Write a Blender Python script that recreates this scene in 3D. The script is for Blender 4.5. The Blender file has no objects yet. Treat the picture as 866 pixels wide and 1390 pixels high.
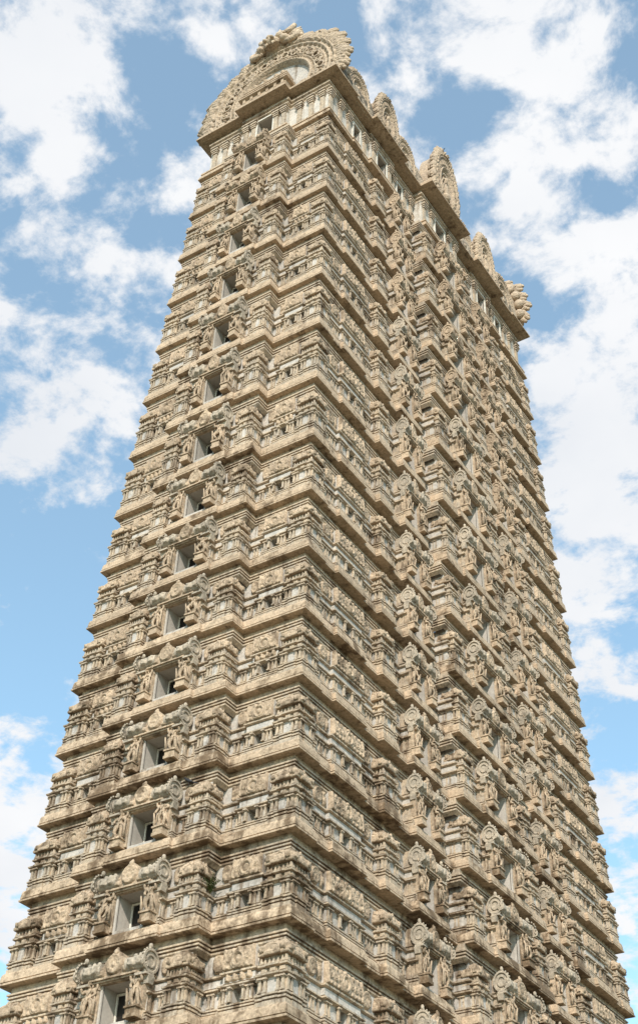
import bpy, bmesh, math, random
import numpy as np
from mathutils import Vector, Matrix

R = math.radians
S = bpy.context.scene
col = S.collection
ZG = 20.42                       # height of the lowest measured ledge above the ground

# ------------------------------------------------------------------ measures
A_L = [6.5, 6.39, 6.29, 6.18, 6.07, 5.96, 5.86, 5.75, 5.62, 5.49, 5.35, 5.23, 5.10, 4.96, 4.83]
B_L = [15.57, 15.4, 15.23, 15.06, 14.9, 14.73, 14.56, 14.38, 14.18, 13.97, 13.77, 13.57, 13.36, 13.15, 12.95]
Z_L = [0, 3.31, 6.51, 9.76, 12.99, 16.28, 19.54, 22.9, 26.84, 30.82, 34.82, 38.72, 42.67, 46.7, 50.59]
A_L = [6.72, 6.61] + A_L
B_L = [15.92, 15.75] + B_L
Z_L = [-6.62, -3.31] + Z_L
Z_L = [z + ZG for z in Z_L]
N = len(A_L) - 1                 # storeys with windows; the last level carries the crown storey
AE, BE, ZE = 5.28, 13.15, 54.82 + ZG
HREF, AREF, BREF = 3.31, 6.39, 15.4

# ------------------------------------------------------------------ materials
def newmat(name):
    m = bpy.data.materials.new(name); m.use_nodes = True
    nt = m.node_tree; nt.nodes.clear()
    return m, nt

def nd(nt, t, **k):
    n = nt.nodes.new(t)
    for a, v in k.items():
        setattr(n, a, v)
    return n

def mixc(nt, fac, c1, c2, mode='MIX'):
    n = nd(nt, 'ShaderNodeMix', data_type='RGBA', blend_type=mode)
    for s, v in ((0, fac), (6, c1), (7, c2)):
        if hasattr(v, 'links'): nt.links.new(v, n.inputs[s])
        elif s == 0: n.inputs[0].default_value = v
        else: n.inputs[s].default_value = (*v, 1)
    return n.outputs[2]

def noise(nt, vec, scale, detail=4, rough=.55, dist=0):
    n = nd(nt, 'ShaderNodeTexNoise')
    n.inputs['Scale'].default_value = scale; n.inputs['Detail'].default_value = detail
    n.inputs['Roughness'].default_value = rough; n.inputs['Distortion'].default_value = dist
    nt.links.new(vec, n.inputs['Vector'])
    return n.outputs[0]

def ramp(nt, f, stops):
    n = nd(nt, 'ShaderNodeMapRange', interpolation_type='SMOOTHSTEP')
    nt.links.new(f, n.inputs[0])
    n.inputs[1].default_value, n.inputs[2].default_value = stops
    return n.outputs[0]

def math_(nt, op, a, b):
    n = nd(nt, 'ShaderNodeMath', operation=op)
    for i, v in enumerate((a, b)):
        if hasattr(v, 'links'): nt.links.new(v, n.inputs[i])
        else: n.inputs[i].default_value = v
    return n.outputs[0]

def stone(name, c_main, c_alt, c_stain, stain=(.52, .68), streak=.5, bump=.5, carve=0., rough=.88, fine=1.0, bias=0.):
    m, nt = newmat(name)
    geo = nd(nt, 'ShaderNodeNewGeometry'); pos = geo.outputs['Position']
    mp = nd(nt, 'ShaderNodeMapping'); mp.inputs['Scale'].default_value = (1, 1, .22)
    nt.links.new(pos, mp.inputs[0])
    mp.inputs['Scale'].default_value = (1, 1, .1)
    big = noise(nt, pos, .35, 4)
    mid = noise(nt, pos, 2.1, 6, .62)
    fin = noise(nt, pos, 9.0, 5, .65)
    stk = noise(nt, mp.outputs[0], 2.6, 7, .65, .3)
    pit = noise(nt, pos, 5.0, 8, .7)
    oi = nd(nt, 'ShaderNodeObjectInfo')
    c = mixc(nt, ramp(nt, mid, (.38, .62)), c_main, c_alt)
    # each block has been cast and limewashed on its own day
    rv = nd(nt, 'ShaderNodeMapRange'); nt.links.new(oi.outputs['Random'], rv.inputs[0])
    rv.inputs[3].default_value = .88; rv.inputs[4].default_value = 1.1
    bc = nd(nt, 'ShaderNodeMix', data_type='RGBA', blend_type='MULTIPLY'); bc.inputs[0].default_value = 1
    nt.links.new(c, bc.inputs[6]); 
    cr = nd(nt, 'ShaderNodeCombineColor')
    for k in range(3): nt.links.new(rv.outputs[0], cr.inputs[k])
    nt.links.new(cr.outputs[0], bc.inputs[7]); c = bc.outputs[2]
    sm = math_(nt, 'ADD', math_(nt, 'MULTIPLY', stk, streak), math_(nt, 'MULTIPLY', mid, 1 - streak))
    sm = math_(nt, 'ADD', sm, math_(nt, 'MULTIPLY', math_(nt, 'SUBTRACT', big, .5), .5))
    if bias:
        # older, more weathered stone towards the foot of the tower
        sx = nd(nt, 'ShaderNodeSeparateXYZ'); nt.links.new(pos, sx.inputs[0])
        mr = nd(nt, 'ShaderNodeMapRange'); nt.links.new(sx.outputs[2], mr.inputs[0])
        mr.inputs[1].default_value = ZG - 4; mr.inputs[2].default_value = ZG + 30
        mr.inputs[3].default_value = bias; mr.inputs[4].default_value = 0
        sm = math_(nt, 'ADD', sm, mr.outputs[0])
    c = mixc(nt, math_(nt, 'MULTIPLY', ramp(nt, sm, stain), .85), c, c_stain)
    c = mixc(nt, math_(nt, 'MULTIPLY', ramp(nt, pit, (.56, .66)), .5 * fine), c, c_stain)     # lichen and pitting
    fv = nd(nt, 'ShaderNodeMapRange'); nt.links.new(fin, fv.inputs[0])
    fv.inputs[1].default_value = .3; fv.inputs[2].default_value = .7
    fv.inputs[3].default_value = 1 - .34 * fine; fv.inputs[4].default_value = 1 + .26 * fine
    cf = nd(nt, 'ShaderNodeCombineColor')
    for k in range(3): nt.links.new(fv.outputs[0], cf.inputs[k])
    mm = nd(nt, 'ShaderNodeMix', data_type='RGBA', blend_type='MULTIPLY'); mm.inputs[0].default_value = 1
    nt.links.new(c, mm.inputs[6]); nt.links.new(cf.outputs[0], mm.inputs[7]); c = mm.outputs[2]
    bs = nd(nt, 'ShaderNodeBsdfPrincipled'); nt.links.new(c, bs.inputs['Base Color'])
    bs.inputs['Roughness'].default_value = rough
    bs.inputs['Specular IOR Level'].default_value = .25
    h = math_(nt, 'ADD', math_(nt, 'MULTIPLY', mid, .6), math_(nt, 'MULTIPLY', fin, .4))
    if carve:
        vo = nd(nt, 'ShaderNodeTexVoronoi', feature='SMOOTH_F1'); vo.inputs['Scale'].default_value = 7.5
        nt.links.new(pos, vo.inputs['Vector'])
        h = math_(nt, 'SUBTRACT', h, math_(nt, 'MULTIPLY', vo.outputs['Distance'], carve))
    b = nd(nt, 'ShaderNodeBump'); b.inputs['Strength'].default_value = bump
    b.inputs['Distance'].default_value = .08
    nt.links.new(h, b.inputs['Height']); nt.links.new(b.outputs[0], bs.inputs['Normal'])
    o = nd(nt, 'ShaderNodeOutputMaterial'); nt.links.new(bs.outputs[0], o.inputs[0])
    return m

M = {}
M['wall'] = stone('weathered_moulding', (.46, .365, .26), (.40, .335, .26), (.13, .085, .05), (.52, .68), .65, .4, bias=.07)
M['plaster'] = stone('pale_plaster', (.49, .445, .39), (.42, .395, .36), (.17, .125, .085), (.54, .72), .75, .3, fine=.7, bias=.06)
M['ledge'] = stone('ledge_stone', (.475, .36, .25), (.40, .305, .21), (.115, .073, .04), (.54, .69), .4, .5, bias=.10)
M['carved'] = stone('carved_stone', (.45, .345, .24), (.375, .29, .205), (.10, .066, .038), (.52, .70), .4, .8, .55, bias=.06)
M['statue'] = stone('statue_stone', (.45, .34, .235), (.37, .285, .20), (.105, .07, .04), (.55, .74), .3, .6, .3)
M['gable'] = stone('gable_stone', (.43, .36, .275), (.36, .31, .245), (.14, .115, .08), (.56, .74), .4, .6, .3)
M['reveal'] = stone('grey_plaster', (.44, .40, .35), (.40, .365, .32), (.28, .25, .21), (.6, .8), .8, .15, fine=.35)
M['white'] = stone('limewash', (.57, .53, .47), (.50, .46, .40), (.25, .19, .13), (.50, .72), .85, .2, fine=.5)
M['frame'] = stone('painted_frame', (.68, .64, .56), (.62, .58, .5), (.35, .28, .2), (.6, .8), .6, .1, fine=.4)
M['crown'] = stone('crown_stone', (.47, .37, .265), (.39, .31, .23), (.16, .115, .07), (.56, .74), .4, .8, .6)
M['roof'] = stone('weathered_roof', (.42, .34, .25), (.33, .275, .21), (.07, .055, .038), (.44, .60), .4, .9, .7)
M['paving'] = stone('paving', (.17, .135, .085), (.14, .115, .075), (.09, .075, .045), (.6, .8), .1, .3)

def plain(name, c, rough=.6):
    m, nt = newmat(name)
    bs = nd(nt, 'ShaderNodeBsdfPrincipled'); bs.inputs['Roughness'].default_value = rough
    g = nd(nt, 'ShaderNodeNewGeometry')
    cc = mixc(nt, noise(nt, g.outputs['Position'], 6., 3), [x * .7 for x in c], [x * 1.3 for x in c])
    nt.links.new(cc, bs.inputs['Base Color'])
    o = nd(nt, 'ShaderNodeOutputMaterial'); nt.links.new(bs.outputs[0], o.inputs[0])
    return m
M['dark'] = plain('dark_interior', (.012, .009, .007), .35)  # near-black pane colour stands in for the unlit interior of the opening
M['feather'] = plain('black_feathers', (.018, .016, .016), .5)
M['leaf'] = plain('leaf_green', (.075, .095, .025), .6)

# ------------------------------------------------------------------ mesh builder
class MB:
    def __init__(s):
        s.v = []; s.f = []; s.m = []; s.n = 0; s.sm = []
    def add(s, v, f, mi=0, smooth=False):
        b = len(s.v); s.v += [tuple(p) for p in v]
        s.f += [tuple(i + b for i in q) for q in f]
        s.m += [mi] * len(f); s.sm += [smooth] * len(f)
    def box(s, x0, x1, y0, y1, z0, z1, mi=0):
        v = [(x, y, z) for z in (z0, z1) for y in (y0, y1) for x in (x0, x1)]
        s.add(v, [(0, 2, 3, 1), (4, 5, 7, 6), (0, 1, 5, 4), (2, 6, 7, 3), (0, 4, 6, 2), (1, 3, 7, 5)], mi)
    def taper(s, x0, x1, y0, y1, z0, z1, k, mi=0):
        cx, cy = (x0 + x1) / 2, (y0 + y1) / 2
        v = [(x, y, z0) for y in (y0, y1) for x in (x0, x1)] + \
            [(cx + (x - cx) * k, cy + (y - cy) * k, z1) for y in (y0, y1) for x in (x0, x1)]
        s.add(v, [(0, 2, 3, 1), (4, 5, 7, 6), (0, 1, 5, 4), (2, 6, 7, 3), (0, 4, 6, 2), (1, 3, 7, 5)], mi)
    def ell(s, c, r, mi=0, nu=10, nv=7, rot=None):
        v = []; f = []
        for j in range(nv + 1):
            ph = math.pi * j / nv - math.pi / 2
            for i in range(nu):
                th = 2 * math.pi * i / nu
                p = Vector((r[0] * math.cos(ph) * math.cos(th), r[1] * math.cos(ph) * math.sin(th), r[2] * math.sin(ph)))
                if rot: p = rot @ p
                v.append((c[0] + p.x, c[1] + p.y, c[2] + p.z))
        for j in range(nv):
            for i in range(nu):
                f.append((j * nu + i, j * nu + (i + 1) % nu, (j + 1) * nu + (i + 1) % nu, (j + 1) * nu + i))
        s.add(v, f, mi, True)
    def tube(s, pts, rad, mi=0, n=6, close=False):
        v = []; f = []; k = len(pts)
        pts = [Vector(p) for p in pts]
        for i, p in enumerate(pts):
            a = pts[(i - 1) % k] if (close or i > 0) else p
            b = pts[(i + 1) % k] if (close or i < k - 1) else p
            d = (b - a).normalized()
            up = Vector((0, 1, 0)) if abs(d.y) < .9 else Vector((1, 0, 0))
            x = d.cross(up).normalized(); y = d.cross(x)
            r = rad[i] if isinstance(rad, (list, tuple)) else rad
            for j in range(n):
                t = 2 * math.pi * j / n
                v.append(p + x * (r * math.cos(t)) + y * (r * math.sin(t)))
        for i in range(k if close else k - 1):
            for j in range(n):
                a = i * n; b = ((i + 1) % k) * n
                f.append((a + j, a + (j + 1) % n, b + (j + 1) % n, b + j))
        if not close:
            f.append(tuple(range(n))[::-1]); f.append(tuple((k - 1) * n + j for j in range(n)))
        s.add(v, f, mi, True)
    def lathe(s, c, prof, mi=0, n=12):
        v = []; f = []
        for r, z in prof:
            for i in range(n):
                t = 2 * math.pi * i / n
                v.append((c[0] + r * math.cos(t), c[1] + r * math.sin(t), c[2] + z))
        for j in range(len(prof) - 1):
            for i in range(n):
                f.append((j * n + i, j * n + (i + 1) % n, (j + 1) * n + (i + 1) % n, (j + 1) * n + i))
        f.append(tuple(range(n))[::-1]); f.append(tuple((len(prof) - 1) * n + i for i in range(n)))
        s.add(v, f, mi, True)
    def prism(s, outline, y0, y1, mi=0):
        """outline in the x-z plane (counter-clockwise seen from -y), extruded from y0 (front) to y1"""
        n = len(outline)
        v = [(x, y0, z) for x, z in outline] + [(x, y1, z) for x, z in outline]
        f = [tuple(range(n)), tuple(range(2 * n - 1, n - 1, -1))]
        f += [(i, n + i, n + (i + 1) % n, (i + 1) % n) for i in range(n)]
        s.add(v, f, mi)
    def disc_x(s, x, cy, cz, r, th, mi=0, n=20, dish=.0):
        """flat round plate facing along x with a raised rim"""
        sg = 1 if th > 0 else -1
        prof = [(r, 0), (r, th), (r * .82, th), (r * .8, th * .5), (r * .55, th * .5), (r * .53, th * .9), (r * .42, th * .9), (r * .4, th * .45)]
        v = []; f = []
        for rr, d in prof:
            for i in range(n):
                t = 2 * math.pi * i / n
                v.append((x + d, cy + rr * math.cos(t), cz + rr * math.sin(t)))
        for j in range(len(prof) - 1):
            for i in range(n):
                q = (j * n + i, j * n + (i + 1) % n, (j + 1) * n + (i + 1) % n, (j + 1) * n + i)
                f.append(q if sg > 0 else q[::-1])
        last = tuple((len(prof) - 1) * n + i for i in range(n))
        f.append(last if sg > 0 else last[::-1])
        s.add(v, f, mi)
    def sweep(s, poly, prof, mi=0, skip=None, mats=None, cap=False):
        n = len(poly)
        def off(o):
            out = []
            for i in range(n):
                p0 = Vector(poly[i - 1]); p1 = Vector(poly[i]); p2 = Vector(poly[(i + 1) % n])
                d1 = (p1 - p0).normalized(); d2 = (p2 - p1).normalized()
                n1 = Vector((-d1.y, d1.x)); n2 = Vector((-d2.y, d2.x))
                dt = n1.dot(n2)
                if dt > .999: q = p1 + n1 * o
                else: q = p1 + (n1 + n2) * (o / (1 + dt))
                out.append((q.x, q.y))
            return out
        v = []
        for o, z in prof:
            v += [(x, y, z) for x, y in off(o)]
        f = []; ms = []
        for j in range(len(prof) - 1):
            for i in range(n):
                if skip and i in skip:
                    z0, z1 = skip[i]
                    zm = (prof[j][1] + prof[j + 1][1]) / 2
                    if z0 < zm < z1: continue
                f.append((j * n + i, j * n + (i + 1) % n, (j + 1) * n + (i + 1) % n, (j + 1) * n + i))
                ms.append(mats[j] if mats else mi)
        if cap:
            k = (len(prof) - 1) * n
            f.append(tuple(k + i for i in range(n))); ms.append(mi)
        b = len(s.v); s.v += v
        s.f += [tuple(i + b for i in q) for q in f]; s.m += ms; s.sm += [False] * len(f)
    def grid(s, P, mi=0, smooth=True, keep=None):
        """P: array (nz, nx, 3) seen from outside, left to right and bottom to top"""
        nz, nx = P.shape[:2]
        f = [(j * nx + i, j * nx + i + 1, (j + 1) * nx + i + 1, (j + 1) * nx + i) for j in range(nz - 1) for i in range(nx - 1)
             if keep is None or keep[j:j + 2, i:i + 2].any()]
        s.add([tuple(p) for p in P.reshape(-1, 3).tolist()], f, mi, smooth)
    def mesh(s, name, mats):
        me = bpy.data.meshes.new(name)
        me.from_pydata(s.v, [], s.f)
        for m in mats: me.materials.append(M[m])
        me.polygons.foreach_set('material_index', s.m)
        me.polygons.foreach_set('use_smooth', s.sm)
        me.update()
        return me

def link(name, data, parent=None, loc=(0, 0, 0), rz=0, sc=(1, 1, 1)):
    o = bpy.data.objects.new(name, data); col.objects.link(o)
    o.parent = parent; o.location = loc; o.rotation_euler = (0, 0, rz); o.scale = sc
    return o

def tag(o, label, cat, group=None, kind=None):
    o['label'] = label; o['category'] = cat
    if group: o['group'] = group
    if kind: o['kind'] = kind

# ------------------------------------------------------------------ plans
def mirror(segs):
    return segs + [(-b, -a, u, fl) for a, b, u, fl in reversed(segs) if not (a < 0 < b)]

# ledge plans: fractions of the half width, outward offset in metres
def fr(t): return (t - BREF) / BREF
L_FRONT = mirror([(-1, -.50, 0, ''), (-.50, -.245, .72, ''), (-.245, .245, .86, '')])
L_SIDE = mirror([(-1, fr(1.42), 0, ''), (fr(1.42), fr(2.25), -.07, ''), (fr(2.25), fr(4.65), .10, ''), (fr(4.65), fr(5.78), -.07, ''),
                 (fr(5.78), fr(7.15), .20, ''), (fr(7.15), fr(8.05), .0, ''), (fr(8.05), fr(10.55), .33, ''), (fr(10.55), fr(11.65), .03, ''),
                 (fr(11.65), fr(13.45), .75, ''), (fr(13.45), -fr(13.45), .89, '')])
S_FRONT = mirror([(-1, -.50, 0, ''), (-.50, .50, .72, '')])
S_SIDE = mirror([(-1, fr(11.65), 0, ''), (fr(11.65), -fr(11.65), .75, '')])
WB = .55                          # the wall stands this far behind the ledge lip
W_FRONT = mirror([(-1, -.765, 0, ''), (-.765, -.70, .14, ''), (-.70, -.635, .14, 'niche'), (-.635, -.57, .14, ''), (-.57, -.435, 0, ''), (-.435, -.205, .72, ''), (-.205, .205, 1.02, 'win')])
W_SIDE = mirror([(-1, fr(2.62), 0, ''), (fr(2.62), fr(3.45), .16, ''), (fr(3.45), fr(3.95), .16, 'niche'), (fr(3.95), fr(4.85), .16, ''), (fr(4.85), fr(8.34), 0, ''), (fr(8.34), fr(10.26), .46, 'win'), (fr(10.26), fr(11.95), .0, ''),
                 (fr(11.95), fr(13.96), .72, ''), (fr(13.96), -fr(13.96), 1.04, 'win')])

def plan(fs, ss, a, b, ka, kb, x=0):
    """closed rectilinear plan: a,b half extents of the base rectangle; ka,kb multiply the fractions"""
    pts = []; flags = []
    def face(segs, L, k, fn):
        P = []
        for t0, t1, u, fl in segs:
            q0 = max(-L, t0 * k) if t0 > -1 else -L
            q1 = min(L, t1 * k) if t1 < 1 else L
            P.append((q0, q1, u, fl))
        for i, (q0, q1, u, fl) in enumerate(P):
            same = i > 0 and abs(P[i - 1][2] - u) < 1e-6
            if i == 0 and abs(u) < 1e-6 and pts and pts[-1] == 'C':
                pts.pop(); flags.pop()
            if not same:
                pts.append(fn(q0, u)); flags.append(fl)
            else:
                flags[-1] = fl
            pts.append(fn(q1, u)); flags.append('')
    def run(segs, L, k, fn):
        face(segs, L, k, fn)
        pts.pop(); flags.pop()          # the corner is added by the next face
    run(fs, a, ka, lambda t, u: (t, -(b + u)))
    run(ss, b, kb, lambda t, u: (a + u, t))
    run(fs, a, ka, lambda t, u: (-t, (b + u)))
    run(ss, b, kb, lambda t, u: (-(a + u), -t))
    return pts, flags

# ------------------------------------------------------------------ carved relief
def blobs(X, Z, lst, H):
    for cx, cz, rx, rz, amp in lst:
        d = 1 - ((X - cx) / rx) ** 2 - ((Z - cz) / rz) ** 2
        H = np.maximum(H, amp * np.sqrt(np.clip(d, 0, 1)))
    return H

def ring(X, Z, cx, cz, rx, rz, w, amp, H):
    q = np.sqrt(((X - cx) / rx) ** 2 + ((Z - cz) / rz) ** 2)
    d = 1 - ((q - 1) * min(rx, rz) / w) ** 2
    return np.maximum(H, amp * np.sqrt(np.clip(d, 0, 1)))

def scroll(cx, cz, r, turns, sgn, amp, w, ph=0):
    out = []
    n = int(14 * turns)
    for i in range(n):
        t = i / n
        a = ph + sgn * t * turns * 2 * math.pi
        rr = r * (1 - .85 * t)
        out.append((cx + rr * math.cos(a), cz + rr * math.sin(a), w, w, amp))
    return out

def relief(mb, x0, x1, z0, z1, y, kind, rnd, mi=0, px=.045):
    w, h = x1 - x0, z1 - z0
    nx, nz = max(4, int(w / px) + 1), max(4, int(h / px) + 1)
    xs = np.linspace(x0, x1, nx); zs = np.linspace(z0, z1, nz)
    X, Z = np.meshgrid(xs, zs)
    cx, cz = (x0 + x1) / 2, (z0 + z1) / 2
    U, V = (X - cx) / (w / 2), (Z - cz) / (h / 2)
    H = np.full_like(X, -.03)
    if kind == 'shala':                       # barrel shaped roof panel with arches and scrolls
        base = .05 + .13 * np.sqrt(np.clip(1 - ((V + .9) / 1.9) ** 2, 0, 1))
        base = np.where(np.abs(U) < .97, base, -.03)
        D = np.zeros_like(X)
        D = ring(X, Z, cx, cz - .05, .2, .24, .05, .1, D)
        D = blobs(X, Z, [(cx, cz - .05, .1, .14, .08), (cx, z1 - .06, .09, .1, .12)], D)
        D = ring(X, Z, cx, cz - .05, .29, .33, .03, .07, D)
        L = []
        for sg in (-1, 1):
            k = max(1, int((w / 2 - .25) / .28))
            for i in range(k):
                L += scroll(cx + sg * (.36 + i * .28), cz + rnd.uniform(-.06, .06), .13, 1.5, sg * (1 if i % 2 else -1), .06, .032, rnd.uniform(0, 6))
                L.append((cx + sg * (.36 + i * .28) + rnd.uniform(-.06, .06), z0 + .09, .07, .08, .07))
                L.append((cx + sg * (.24 + i * .28), z1 - .1, .06, .09, .08))
        D = blobs(X, Z, L, D)
        H = base + D
        H = np.where(np.abs(U) > .97, -.03, H)
        e = (np.abs(U) > .88) & (np.abs(U) < .97)
        H = np.where(e, base + .07, H)
    elif kind == 'oval':                      # upright medallion
        q = (U * 1.05) ** 2 + (V * 1.02) ** 2
        wob = 1 + .05 * np.sin(9 * np.arctan2(V, U))
        H = np.where(q < wob, .10, H)
        H = ring(X, Z, cx, cz, w * .42, h * .42, .045, .16, H)
        H = ring(X, Z, cx, cz - .03, w * .24, h * .26, .035, .15, H)
        H = blobs(X, Z, [(cx, cz - .04, w * .12, h * .16, .17), (cx, z1 - .04, .09, .09, .15)], H)
        L = []
        for i in range(12):
            a = i * math.pi / 6
            L.append((cx + w * .34 * math.cos(a), cz + h * .34 * math.sin(a), .045, .045, .15))
        H = blobs(X, Z, L, H)
    elif kind == 'leaf':                      # foliage that fills the strip
        L = []
        k = max(1, int(w / .24))
        for i in range(k):
            c = x0 + (i + .5) * w / k
            L += scroll(c, cz + rnd.uniform(-.1, .05), .12, 1.3, rnd.choice((-1, 1)), .09, .05, rnd.uniform(0, 6))
            for _ in range(4):
                L.append((c + rnd.uniform(-.12, .12), rnd.uniform(z0 + .04, z1 - .05), rnd.uniform(.035, .07), rnd.uniform(.05, .1), rnd.uniform(.05, .11)))
        D = blobs(X, Z, L, np.zeros_like(X))
        edge = np.abs(U) ** 4 + np.abs(V) ** 4 + .12 * np.sin(7 * np.arctan2(V, U))
        H = np.where(edge < .92, .055 + D, H)
    elif kind == 'figures':                   # a row of small seated figures
        L = []
        k = max(1, int(w / .22))
        for i in range(k):
            c = x0 + (i + .5) * w / k; t = rnd.uniform(-.015, .015)
            hh = h
            L += [(c + t, z0 + .82 * hh, .045, .11 * hh, .12), (c, z0 + .52 * hh, .07, .22 * hh, .12), (c, z0 + .18 * hh, .1, .2 * hh, .12),
                  (c - .075, z0 + .5 * hh, .03, .17 * hh, .09), (c + .075, z0 + .5 * hh, .03, .17 * hh, .09), (c + t, z0 + .96 * hh, .03, .08 * hh, .1)]
        H = blobs(X, Z, L, H)
    H = np.where(H > 0, H * .8, H)
    P = np.stack([X, y - H, Z], -1)
    P[0, :, 1] = y + .03; P[-1, :, 1] = y + .03; P[:, 0, 1] = y + .03; P[:, -1, 1] = y + .03
    mb.grid(P, mi, True, H > 0)

# ------------------------------------------------------------------ kit parts
def pilaster(mb, x, y, z0, z1, w=.08, d=.07, mi=0):
    h = z1 - z0
    mb.box(x - w / 2, x + w / 2, y - d, y + .03, z0 + .1 * h, z1 - .2 * h, mi)
    mb.box(x - w * .75, x + w * .75, y - d * 1.35, y + .03, z0, z0 + .1 * h, mi)
    mb.box(x - w * .6, x + w * .6, y - d * 1.2, y + .03, z1 - .2 * h, z1 - .12 * h, mi)
    mb.box(x - w * .95, x + w * .95, y - d * 1.6, y + .03, z1 - .12 * h, z1 - .002, mi)

def cross(w, k=.24, p=.035):
    """square plan with a shallow projection in the middle of each side"""
    q = w / 2
    a = k * w
    s = []
    for rx in range(4):
        c, sn = [(1, 0), (0, 1), (-1, 0), (0, -1)][rx]
        for x, y in ((-q, -q), (-a, -q), (-a, -q - p), (a, -q - p), (a, -q)):
            s.append((x * c - y * sn, x * sn + y * c))
    return s

def turn(mb, src, quads=(0, 1, 2, 3)):
    for k in quads:
        c, s = [(1, 0), (0, 1), (-1, 0), (0, -1)][k]
        b = len(mb.v)
        mb.v += [(x * c - y * s, x * s + y * c, z) for x, y, z in src.v]
        mb.f += [tuple(i + b for i in q) for q in src.f]
        mb.m += src.m; mb.sm += src.sm

def make_kuta(seed):
    rnd = random.Random(seed)
    b = MB()
    pl = cross(1.0)
    pr = [(.0, .3), (.0, .64), (.10, .65), (.10, .69), (.0, .70), (.0, .765), (.10, .775), (.10, .81), (-.02, .82), (-.02, .88), (.09, .91), (.09, 1.39), (.05, 1.42), (-.045, 1.455),
          (-.055, 1.515), (.08, 1.56), (.15, 1.565), (.15, 1.61), (.12, 1.615), (.12, 1.73), (.15, 1.735), (.02, 1.775), (.02, 1.84), (.15, 1.87), (.15, 2.2)]
    b.sweep(pl, pr, 0, None, [1 if w0[1] == .91 else 0 for w0 in pr[:-1]])
    q = MB()
    for x in (-.37, -.21, .21, .37):
        pilaster(q, x, -.5 + .09, .92, 1.40, .085, .085)
    for i in range(7):                                   # teeth under the base mould and slender buds over the cornice
        x = -.42 + i * .14
        if i % 2 == 0: q.box(x - .04, x + .04, -.5, -.4, .8, .86)
        q.taper(x - .04, x + .04, -.44, -.36, 1.87, 2.08, .35)
        q.box(x - .045, x + .045, -.405, -.3, 1.87, 1.95)
    for x in (-.3, 0, .3):
        q.box(x - .09, x + .09, -.455 if x == 0 else -.43, -.3, 1.61, 1.725)
    turn(b, q)
    body = b.mesh('pavilion_body', ['wall', 'plaster'])
    r = MB()
    r.sweep(cross(1.0, .26, .045), [(.2, 2.13), (.015, 2.13), (.0, 2.16), (.0, 2.235), (.035, 2.30), (.06, 2.42), (.11, 2.54), (.19, 2.65), (.27, 2.71), (.36, 2.74)], cap=True)
    q = MB()
    pts = [(.18 * math.cos(a), -.495 + .05 * abs(math.sin(a)), 2.31 + .19 * math.sin(a)) for a in [R(-20 + i * 22) for i in range(11)]]
    q.tube(pts, .032, 0, 5)
    q.ell((0, -.475, 2.33), (.10, .05, .13), 0, 8, 6)
    q.ell((0, -.42, 2.56), (.05, .05, .08), 0, 6, 5)
    relief(q, -.46, -.2, 2.19, 2.46, -.435, 'leaf', rnd, 0, .04)
    relief(q, .2, .46, 2.19, 2.46, -.435, 'leaf', rnd, 0, .04)
    turn(r, q)
    r.lathe((0, 0, 2.72), [(.2, 0), (.22, .04), (.12, .08), (.1, .14), (.03, .18)], 0, 10)
    roof = r.mesh('pavilion_roof', ['carved'])
    return body, roof

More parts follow.
